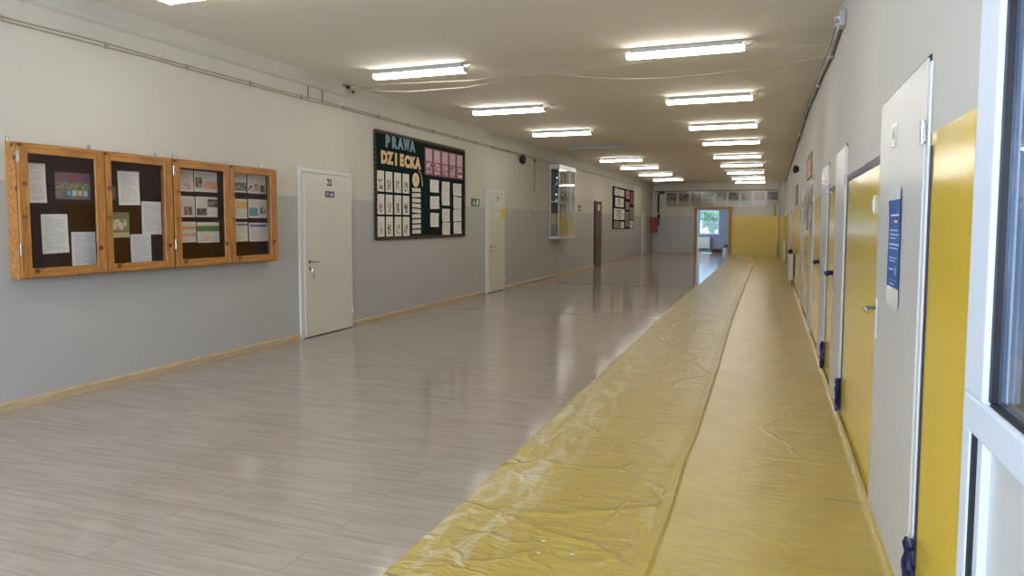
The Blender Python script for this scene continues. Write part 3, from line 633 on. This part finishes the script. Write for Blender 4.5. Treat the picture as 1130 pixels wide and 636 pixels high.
# ---------------------------------------------------------------- end wall
rail = tag(MB().box(-5.35, .3, YE-.03, YE, 2.95, 2.985).build('picture_rail', M_DKBROWN, origin=(-2.5, YE, 2.95)), 'thin dark rail along the top of the picture row on the end wall', 'rail')
phc = [((70, 76, 80), (150, 150, 140)), ((90, 70, 60), (150, 140, 126)), ((80, 90, 106), (130, 136, 140)), ((60, 66, 70), (170, 176, 176)), ((90, 100, 110), (170, 176, 176)), ((66, 56, 50), (130, 126, 116)), ((90, 100, 106), (150, 150, 140)), ((150, 110, 96), (110, 120, 116)), ((40, 50, 60), (90, 100, 106))]
for k in range(9):
    a0 = -4.80+k*.565; tall = .0 if k not in (0, 8) else .0
    r = empty('framed_picture', (a0+.25, YE, 2.22), 'glazed picture with a grey photo, %s from the left on the end wall' % ordn[k], 'picture', 'row of pictures on the end wall')
    MB().box(a0, a0+.53, YE-.018, YE, 2.22, 2.94, .003).build('backing', M_FRAME, r)
    sheet('photo', 'end', a0+.02, a0+.51, 2.24, 2.92, sheet_mat('end%d' % k, (186, 182, 168), axis='X', lines=20, ink=.12, rects=[(.06, .94, .4, .92, phc[k][0], phc[k][1], 4)]), YE-.018, parent=r, curl=0)
    MB().box(a0, a0+.53, YE-.024, YE-.021, 2.22, 2.94).build('glass', M_FILM, r)
hc = empty('hose_cabinet', (-5.3, YE-.1, 1.0), 'red fire hose cabinet in the far left corner', 'cabinet')
MB().box(-5.46, -5.17, YE-.65, YE-.17, 1.0, 1.72, .01).build('case', M_RED, hc)
MB().box(-5.168, -5.15, YE-.62, YE-.2, 1.04, 1.68, .006).build('door', M_RED, hc)
MB().box(-5.15, -5.135, YE-.58, YE-.54, 1.3, 1.4, .003).build('handle', M_CHROME, hc)
fp = empty('water_pipe', (-5.0, YE, 1.3), 'brown pipe with a valve above the red hose cabinet', 'pipe')
MB().tube([(-4.86, YE-.06, 2.9), (-5.13, YE-.06, 2.9), (-5.15, YE-.06, 2.86), (-5.15, YE-.06, 1.95)], .045, 10).build('pipe', M_DKBROWN, fp, True)
MB().ball((-5.12, YE-.1, 1.78), .07, (1, 1, 1.5)).tube([(-5.12, YE-.12, 1.9), (-5.12, YE-.12, 1.35)], .03).build('valve', M_BLACK, fp, True)
tag(MB().tube([(-5.40, YE-.05, 0.02), (-5.40, YE-.05, 3.31)], .04, 10).build('white_pipe', M_FRAME, smooth=True, origin=(-5.4, YE, 0)), 'white upright pipe in the far left corner', 'pipe')
tag(MB().tube([(.27, YE-.05, 0.02), (.27, YE-.05, 3.31)], .035, 10).build('white_pipe', M_FRAME, smooth=True, origin=(.27, YE, 0)), 'white upright pipe in the far right corner', 'pipe')
tag(MB().box(.06, .14, YE-.03, YE, 1.8, 2.28, .004).build('wall_plaque', M_OCHRE, origin=(.1, YE, 1.8)), 'narrow brown upright plaque at the right end of the end wall', 'plaque')

def radiator(loc, ln, h, axis, label, sections=10, depth=.1):
    """ribbed radiator; axis 'X' runs along x against a wall at +y, 'Y' along y against a wall at +x"""
    r = empty('radiator', loc, label, 'radiator')
    X0, Y0, Z0_ = loc; w = ln/sections
    m = MB()
    for k in range(sections):
        a = -ln/2+k*w
        if axis == 'Y': m.box(X0-depth/2, X0+depth/2, Y0+a+.006, Y0+a+w-.006, Z0_+.12, Z0_+h, .012)
        else: m.box(X0+a+.006, X0+a+w-.006, Y0-depth/2, Y0+depth/2, Z0_+.12, Z0_+h, .012)
    m.build('fins', M_ENAMEL, r)
    for z in (.18, h-.06):
        if axis == 'Y': MB().tube([(X0, Y0-ln/2, Z0_+z), (X0, Y0+ln/2, Z0_+z)], .02).build('header', M_ENAMEL, r)
        else: MB().tube([(X0-ln/2, Y0, Z0_+z), (X0+ln/2, Y0, Z0_+z)], .02).build('header', M_ENAMEL, r)
    for s in (-1, 1):
        q = (X0, Y0+s*ln*.42, 0) if axis == 'Y' else (X0+s*ln*.42, Y0, 0)
        MB().tube([(q[0], q[1], Z0_+.002), (q[0], q[1], Z0_+.14)], .015).build('foot', M_ENAMEL, r)
    return r
radiator((.435, 18.35, .006), 1.5, .72, 'Y', 'cream ribbed radiator with a black knob on top, by the right wall')
tag(MB().ball((.42, 17.9, .785), .06).box(.39, .45, 17.85, 17.95, .728, .75).build('black_cap', M_BLACK, origin=(.42, 17.9, .728)), 'round black cap on top of the nearer cream radiator', 'cap')
radiator((.43, 27.9, .006), 1.5, .80, 'Y', 'farther cream radiator by the right wall near the end')
radiator((-3.35, YW-.1, .0), .62, .72, 'X', 'white radiator under the window in the room past the doorway', 8)
tag(MB().disc((-2.08, YE+1.1, 0), .11, 'Z', .26).build('paint_bucket', M_FRAME, origin=(-2.08, YE+1.1, 0)), 'white bucket on the floor just past the end doorway', 'bucket')
tag(MB().box(-2.75, -2.3, YE+1.5, YE+1.9, .0, .2, .01).build('cardboard_box', plain('cardboard', (96, 66, 44), .9), origin=(-2.5, YE+1.7, 0)), 'brown cardboard box on the floor of the far room', 'box')
tag(MB().ball((-2.07, YE+1.75, .22), .2, (1, 1, 1)).build('refuse_sack', M_BLACK, origin=(-2.07, YE+1.75, 0)), 'black stuffed sack behind the white bucket', 'sack')
tag(MB().box(-3.2, -2.7, YE+.4, YE+1.3, .001, .012).build('dust_sheet', M_FRAME, origin=(-3, YE+.8, 0)), 'pale sheet lying on the floor inside the doorway', 'sheet')

# ---------------------------------------------------------------- right wall doors
def door_right(n, y0, y1, h, label, handle='steel', hing=True, tape=True, num=True):
    r = empty('door_%d' % n, (XR, (y0+y1)/2, 0), label, 'door', kind='structure')
    MB().box(XR-.004, XR-.0005, y0-.01, y1+.01, .0, h+.012).build('gap', M_DARK, r)
    MB().box(XR-.010, XR-.001, y0-.05, y0-.016, 0, h-.02, .003).build('door_frame', M_FRAME, r)
    MB().box(XR-.014, XR-.004, y0, y1, .012, h, .003).build('leaf', M_DOORR, r)
    xh = XR-.014; hy = y1-.075; hz = 1.03
    hm = M_CHROME if handle == 'steel' else M_BLUETAPE
    rr = .009 if handle == 'steel' else .02
    MB().tube([(xh, hy, hz), (xh-.05, hy, hz), (xh-.058, hy-.02, hz), (xh-.056, hy-.12, hz-.004)], rr).build('handle', hm, r, True)
    MB().box(xh-.006, xh, hy-.02, hy+.02, hz-.15, hz+.05, .003).build('handle_plate', M_FRAME if handle == 'steel' else M_CHROME, r)
    for z in (1.775,):
        MB().tube([(xh-.006, y0-.008, z-.04), (xh-.006, y0-.008, z+.04)], .009).box(xh-.003, xh+.001, y0-.03, y0+.02, z-.035, z+.035).build('hinge', M_CHROME, r)
    if num:
        q = MB().box(xh-.004, xh, (y0+y1)/2+.05, (y0+y1)/2+.17, 1.79, 1.89, .001, 1).build('number_plate', M_CHROME, r)
        MB().box(xh-.005, xh-.003, (y0+y1)/2+.06, (y0+y1)/2+.16, 1.80, 1.88).build('plate_face', M_PVCP, q)
        text('plate_number', str(n+6), .06, M_INK, q, (xh-.006, (y0+y1)/2+.11, 1.84), 'right', .0003)
    return r
RD = [(2.88, 3.97, 'steel', 'nearest white door on the right wall with a blue poster'), (5.80, 6.62, 'tape', 'second white door on the right wall, just past the wide yellow panel'),
      (7.56, 8.46, 'tape', 'third white door on the right wall beyond a narrow yellow strip'), (10.12, 11.02, 'steel', 'fourth white door on the right wall, papers pinned on it'),
      (13.2, 14.1, 'steel', 'fifth white door on the right wall'), (21.0, 21.9, 'steel', 'white door on the right wall past the nearer radiator'), (24.2, 25.1, 'steel', 'last white door on the right wall, before the farther radiator')]
for i, (a, b, h_, l) in enumerate(RD):
    door_right(i+5, a, b, 2.035, l, h_, num=i < 1)
# taped edges: each strip is its own piece of tape
def tape(y0, y1, z0, z1, label, th=.0025, wob=.004):
    m = MB(); n = 14; vert = (z1-z0) > (y1-y0)
    A_, B_ = [], []
    for k in range(n+1):
        t = k/n; d = wob*noise.noise(Vector((k*.9, y0*7, z0)))
        if vert:
            z = z0+(z1-z0)*t; A_.append((y0+d, z)); B_.append((y1+d*1.5, z))
        else:
            y = y0+(y1-y0)*t; A_.append((y, z0+d)); B_.append((y, z1+d*1.5))
    m.prism(A_+B_[::-1], 'X', XR-.002-th, XR-.002)
    return tag(m.build('masking_tape', M_BLUETAPE, origin=(XR, (y0+y1)/2, z0)), label, 'tape', 'blue tape strips on the right wall')
tape(3.985, 5.72, 1.755, 1.80, 'blue tape along the top of the wide yellow panel past the blue poster')
tape(5.69, 5.735, .05, 1.80, 'blue tape up the far side of the wide yellow panel')
tape(2.795, 2.822, .05, 1.72, 'blue tape between the nearest white door and the near yellow panel')
tape(6.66, 7.49, 1.75, 1.785, 'blue tape along the top of the narrow yellow strip')
tape(7.46, 7.50, .05, 1.84, 'blue tape up the far side of the narrow yellow strip')
def wad(y, z, w, h, label):
    m = MB(); n = 10
    for s in range(3):
        pts = [(XR-.012-.012*s-.01*noise.noise(Vector((k, s, y))), y+(noise.noise(Vector((k*.7, s*3, y)))*.5)*w, z+h*k/n) for k in range(n+1)]
        m.tube(pts, .008+.004*(s == 1), 5)
    tag(m.build('tape_tail', M_BLUETAPE, origin=(XR, y, z)), label, 'tape', 'crumpled tape ends by the right wall doors')
wad(2.80, .1, .05, .22, 'crumpled blue tape end low beside the nearest white door')
wad(5.71, .05, .10, .24, 'crumpled blue tape end at the foot of the wide yellow panel')
wad(7.47, .03, .10, .26, 'crumpled blue tape end at the foot of the narrow yellow strip')
# blue poster
bpm = sheet_mat('blueposter', (206, 208, 204), axis='Y', flip=True, lines=0, rects=[(0, 1, .17, .9, (24, 84, 156)), (.15, .85, .765, .78, (200, 214, 230)), (.4, .7, .71, .73, (230, 190, 90)),
    (.12, .8, .64, .652, (170, 196, 224)), (.12, .9, .605, .617, (170, 196, 224)), (.12, .6, .575, .585, (170, 196, 224)), (.1, .9, .52, .535, (190, 206, 226)), (.1, .8, .49, .5, (190, 206, 226)),
    (.15, .75, .41, .42, (170, 196, 224)), (.15, .6, .385, .395, (170, 196, 224)), (.15, .45, .31, .325, (190, 206, 226)), (.6, .68, .28, .34, (220, 230, 240)), (.2, .75, .22, .232, (60, 150, 150)), (.2, .6, .19, .2, (170, 196, 224)), (.1, .35, .14, .17, (220, 230, 240))])
sheet('blue_poster', 'right', 3.27, 3.56, 1.09, 1.60, bpm, XR-.014, 'blue information poster taped on the nearest white door', 'poster', curl=.012, tilt=-.03)
m = MB(); m.box(XR-.01, XR-.0005, 4.17, 4.22, 1.50, 1.60, .004)
sw = tag(m.build('light_switch', M_FRAME, origin=(XR, 4.19, 1.5)), 'small white switch on the wide yellow panel beside the nearest door', 'switch')
MB().box(XR-.014, XR-.009, 4.18, 4.21, 1.52, 1.58, .002).build('rocker', M_PVC, sw)
# papers and frames farther along
fr = empty('framed_picture', (XR, 11.4, 2.12), 'brown framed picture above the fourth white door on the right wall', 'picture')
MB().box(XR-.03, XR, 10.8, 12.0, 2.12, 2.16).box(XR-.03, XR, 10.8, 12.0, 2.42, 2.46).box(XR-.03, XR, 10.8, 10.86, 2.16, 2.42).box(XR-.03, XR, 11.94, 12.0, 2.16, 2.42).build('frame', plain('light_brown_frame', (150, 112, 78), .5), fr)
MB().box(XR-.012, XR-.001, 10.86, 11.94, 2.16, 2.42).build('picture_face', sheet_mat('rp', (190, 176, 150), lines=0, rects=[(.2, .8, .2, .8, (150, 120, 100), (190, 176, 150), 5)]), fr)
pcs = [((196, 176, 176), (110, 80, 80)), ((190, 188, 180), (70, 60, 66)), ((180, 150, 150), (90, 60, 60)), ((200, 196, 190), (120, 110, 100)), ((170, 160, 160), (60, 50, 60)), ((196, 190, 184), (100, 90, 90))]
pl = [(10.25, 10.85, 1.55, 2.0, XR-.014), (10.25, 10.85, 1.2, 1.52, XR-.014), (11.15, 11.8, 1.4, 1.95, XR), (11.9, 12.5, 1.35, 1.9, XR), (12.55, 13.05, 1.45, 1.95, XR), (14.3, 14.9, 1.5, 1.95, XR)]
pn = ['upper of two on the fourth white door', 'lower of two on the fourth white door', 'first beyond the fourth white door', 'second beyond the fourth white door', 'just before the fifth white door', 'just past the fifth white door']
for k, (a0, a1, z0_, z1_, px) in enumerate(pl):
    sheet('wall_poster', 'right', a0, a1, z0_, z1_, sheet_mat('wp%d' % k, pcs[k][0], lines=8, ink=.4, rects=[(.15, .85, .3, .85, pcs[k][1], pcs[k][0], 6)]), px, 'pinkish grey poster on the right wall, '+pn[k], 'poster', 'posters along the right wall', curl=.02)
sp = empty('wall_bell', (XR, 16.5, 2.62), 'black round bell high on the right wall', 'bell')
MB().disc((XR-.05, 16.5, 2.62), .06, 'X', .05).build('base', M_DARK, sp); MB().ball((XR-.07, 16.5, 2.62), .09, (.6, 1, 1)).build('gong', M_BLACK, sp, True)
tag(MB().box(XR-.03, XR, 16.6, 17.4, 1.85, 2.3, .005).build('wall_plaque', plain('brown_plaque', (140, 112, 74), .6), origin=(XR, 17, 1.85)), 'brown plaque on the right wall below the black bell', 'plaque')
# conduit on the right wall
cr = empty('cable_conduit', (XR, 15, 3.1), 'grey conduit running along the top of the right wall', 'conduit')
zc = lambda y: 3.07+.19*min(1, max(0, (y-7.5)/5))+.01*math.sin(y*2.3)
MB().tube([(XR-.02, 6.35+k*.5, zc(6.35+k*.5)) for k in range(55)], .018, 6).build('conduit', M_CABLE, cr)
MB().tube([(XR-.055, 6.6+k*.3, zc(6.6+k*.3)+.03+.01*math.sin(k*2)) for k in range(24)], .009, 6).build('cable', M_CABLEW, cr)
MB().ball((XR-.04, 6.35, 3.11), .04).box(XR-.05, XR, 6.28, 6.42, 3.03, 3.16, .01).build('end_fitting', M_ALU, cr)
for k in range(12): MB().box(XR-.045, XR, 7.5+k*2-.03, 7.5+k*2+.03, zc(7.5+k*2)-.03, zc(7.5+k*2)+.03, .004).build('clamp', M_ALU, cr)

# ---------------------------------------------------------------- glazed pvc door in the right wall (near)
gd = empty('door_12', (XR, 1.3, 0), 'white plastic glazed door at the right edge beside the near yellow panel', 'door', kind='structure')
xf = .455
MB().box(xf+.02, XR+.12, 2.0, 2.029, 0, 2.74).box(xf+.02, XR+.12, .501, .53, 0, 2.74).box(xf+.02, XR+.12, 0.53, 2.0, 2.7, 2.74).build('door_frame', M_PVC, gd)
f = MB()
f.box(xf, xf+.07, 1.835, 1.995, 1.04, 2.69, .008)      # upper stile
f.box(xf, xf+.07, 1.925, 1.995, .02, .96, .008)        # lower stile, slimmer face
f.box(xf, xf+.07, .54, 1.995, .952, 1.042, .008)       # lock rail
f.box(xf, xf+.07, .54, .66, .02, 2.69, .008).box(xf, xf+.07, .66, 1.835, 2.6, 2.69, .006).box(xf, xf+.07, .66, 1.925, .02, .12, .006)
f.build('sash', M_PVC, gd)
g = MB(); g.box(xf+.012, xf+.026, 1.816, 1.838, 1.05, 2.6).box(xf+.012, xf+.026, .66, 1.82, 1.038, 1.052).box(xf+.004, xf+.05, 1.905, 1.928, .12, .955)
g.build('gasket', M_BLACK, gd)
MB().box(xf+.012, xf+.05, 1.865, 1.906, .12, .955, .004).box(xf+.012, xf+.05, .66, 1.865, .12, .15).build('bead', M_PVC, gd)
MB().box(xf+.03, xf+.045, .655, 1.87, .12, .955).build('lower_panel', M_PVCP, gd)
MB().box(xf+.026, xf+.032, .655, 1.815, 1.05, 2.605).build('pane', M_GLASST, gd)
MB().box(xf+.034, xf+.07, 1.822, 1.836, 1.052, 2.6, .002).build('inner_bead', M_PVC, gd)

# ---------------------------------------------------------------- yellow film on the floor
def interp(t, tab):
    if t <= tab[0][0]: return tab[0][1]
    for (a, b), (c, d) in zip(tab, tab[1:]):
        if t <= c: return b+(d-b)*(t-a)/(c-a)
    return tab[-1][1]
LEFT = [(1, -1.45), (3.4, -1.475), (5.8, -1.51), (8.9, -1.54), (11.6, -1.60), (15, -1.62), (17, -1.58), (26, -1.63), (33, -1.67)]
FOLD = [(1, -.44), (3, -.455), (6, -.468), (8.4, -.5), (10.7, -.54), (19, -.57), (33, -.6)]
def film():
    bm = bmesh.new(); rows = []; y = 1.3
    us = [k/170 for k in range(171)]
    while y < 32.6:
        fx = interp(y, FOLD)+.012*noise.noise(Vector((y*1.3, 0, 5))); lx = interp(y, LEFT)+.012*noise.noise(Vector((y*1.7, 3, 1)))+.012*noise.noise(Vector((y*9, 3, 1)))
        row = []
        for u in us:
            x = lx+(XR-.012-lx)*u
            zz = .005
            w = noise.noise(Vector((x*2.2, y*.8, 0)))
            zz += .0015*(w+.4)
            # transverse crinkles
            q = noise.noise(Vector((x*2.0, y*11, 7))); zz += .0016*max(0, q)*(1.0 if x < fx else .7)
            # long diagonal creases
            c1 = 1-abs(noise.noise(Vector((x*1.6+y*.55, y*.75-x*.9, 3))))*16; zz += .003*max(0, c1)*(1.0 if x < fx else .1)
            c2 = 1-abs(noise.noise(Vector((x*3.6-y*.9, y*2.1+x*1.2, 11))))*12; zz += .0028*max(0, c2)*(1.0 if x < fx else .3)
            # loose rolled edge on the left
            e = math.exp(-((x-lx-.05)/.05)**2); zz += .006*e*(.6+.6*noise.noise(Vector((y*2.5, 9, 0))))
            b_ = math.exp(-((x-lx-.22)/.13)**2); zz += .018*b_*max(0, .35+noise.noise(Vector((x*5+1, y*1.5-x*2, 2))))*(1 if y < 7 else .4)
            if u == 0: zz = .002
            # centre fold
            d = x-fx; zz += .013*math.exp(-(d/.010)**2)+.005*math.exp(-((d+.03)/.02)**2)
            # turned up against the wall
            d = x-(XR-.03)
            if d > 0: zz += d*1.1+.004*noise.noise(Vector((y*6, 0, 0)))
            zz += .004*math.exp(-((x-(XR-.036))/.006)**2)
            row.append(bm.verts.new((x, y, max(.0015, zz))))
        rows.append(row); y += .016*max(1, y/3.2)
    for A_, B_ in zip(rows, rows[1:]):
        for k in range(len(us)-1): bm.faces.new((A_[k], A_[k+1], B_[k+1], B_[k]))
    mb = MB(); mb.bm.free(); mb.bm = bm
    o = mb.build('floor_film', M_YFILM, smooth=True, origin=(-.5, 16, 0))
    tag(o, 'wrinkled glossy yellow protective film laid along the right side of the floor', 'floor film')
    return o
film()
for k, (x, y) in enumerate([(-.93, 2.83), (-.945, 2.95), (-.79, 2.87)]):
    tag(MB().box(x, x+.018, y, y+.012, .0095, .0115, .001, 1).build('paper_fleck', M_FRAME, origin=(x, y, .0095)), ['larger white fleck low on the yellow film, the nearest of three', 'white fleck on the yellow film, farthest of three from the viewer', 'white fleck on the yellow film, rightmost of three'][k], 'fleck', 'white flecks on the yellow film')
tag(MB().tube([(-1.45, 31.3, .02), (-1.1, 30.2, .035), (-.85, 28.2, .02)], .035, 6).build('film_scrap', M_FRAME, smooth=True, origin=(-1.1, 30, 0)), 'white twisted film scrap lying on the far end of the yellow film', 'film scrap')
tag(MB().box(.30, .47, 3.895, 3.91, .022, .0235).build('tape_strip', plain('olive_tape', (120, 112, 44), .5), origin=(.38, 3.9, .022)), 'short olive tape strip across the yellow film by the nearest white door', 'tape')

# ---------------------------------------------------------------- ceiling lights
def fixture(lit, loc, label):
    r = empty('ceiling_light', loc, label, 'ceiling light', 'fluorescent lights on the corridor ceiling')
    X0, Y0, Z0_ = loc
    MB().box(X0-.57, X0+.57, Y0-.035, Y0+.035, HC-.051, HC-.0005, .004).build('base', M_LAMPBODY, r)
    MB().box(X0-.6, X0+.6, Y0-.06, Y0+.06, HC-.058, HC-.051, .002, 1).build('tray', M_LAMPBODY, r)
    MB().prism([(Y0-.06, HC-.0585), (Y0+.06, HC-.0585), (Y0+.068, HC-.082), (Y0+.045, HC-.106), (Y0-.045, HC-.106), (Y0-.068, HC-.082)], 'X', X0-.6, X0+.6).build('diffuser', M_LAMP if lit else M_LAMPOFF, r)
    for s in (-1, 1): MB().box(X0+s*.607-.006, X0+s*.607+.006, Y0-.069, Y0+.069, HC-.108, HC-.05, .003).build('end_cap', M_FRAME, r)
    MB().tube([(X0+.613, Y0, HC-.07), (X0+.66, Y0, HC-.05), (X0+.7, Y0, HC-.008)], .006, 6).build('lead', M_CABLEW, r)
    return r
def copy_tree(o, loc):
    r = o.copy(); COL.objects.link(r); r.location = loc
    for ch in [c for c in o.children]:
        c = ch.copy(); COL.objects.link(c); c.parent = r
    return r
YS = [1.3, 4.46, 7.67, 10.74, 13.8, 16.6, 20.15, 23.1, 26.5, 29.85, 32.6]
on = {}
for side, xc in (('left', -4.03), ('right', -.91)):
    for i, y in enumerate(YS):
        if i == 0 : nm = 'behind the nearest ones'
        lit = not (side == 'left' and i in (5, 10))
        k = i if side == 'left' else i-1
        if i == 0: lab = '%s fluorescent ceiling light above the viewpoint in the %s row' % ('lit', side)
        elif side == 'right' and i == 1: lab = 'lit fluorescent ceiling light nearest the viewpoint in the right row'
        else: lab = '%s fluorescent ceiling light, %s from the front of the %s row in view' % ('lit' if lit else 'unlit', ordn[(i-1) if side == 'left' else (i-2)], side)
        x = xc-(.08 if side == 'left' and 6 <= i else 0)-(.03 if side == 'right' and i > 5 else 0)
        loc = (x, y, HC)
        if lit not in on: on[lit] = fixture(lit, loc, lab)
        else:
            c = copy_tree(on[lit], loc); c['label'] = lab

c = copy_tree(on[True], (2.1, 1.6, HC)); c['label'] = 'added unseen fluorescent light brightening the lobby behind the glazed door'; del c['group']  # extra lamp added to brighten the lobby behind the glass
# ---------------------------------------------------------------- outside the far window
tr = empty('tree', (-3.0, 47, 0), 'green tree outside the far window', 'tree')
M_LEAF = plain('foliage', (104, 136, 92), .8, var=.2, scale=6)
m = MB()
for k in range(30):
    a = random.uniform(0, 6.28); rr = random.uniform(0, 2.2)
    m.ball((-3.3+math.cos(a)*rr, 47+math.sin(a)*rr, 1.75+random.uniform(-.35, .4)), random.uniform(.25, .45))
for v in m.bm.verts: v.co += Vector([noise.noise(v.co*4+Vector((i*9, 0, 0)))*.2 for i in range(3)])
m.build('foliage', M_LEAF, tr); MB().tube([(-3.6, 47, -.1), (-3.6, 47, 1.6)], .15).build('trunk', M_DKBROWN, tr)
struct(MB().box(-30, 20, 39, 80, -.5, -.12).build('ground', plain('pale_paving', (170, 172, 170), .9)), 'pale ground outside the far window', 'ground')
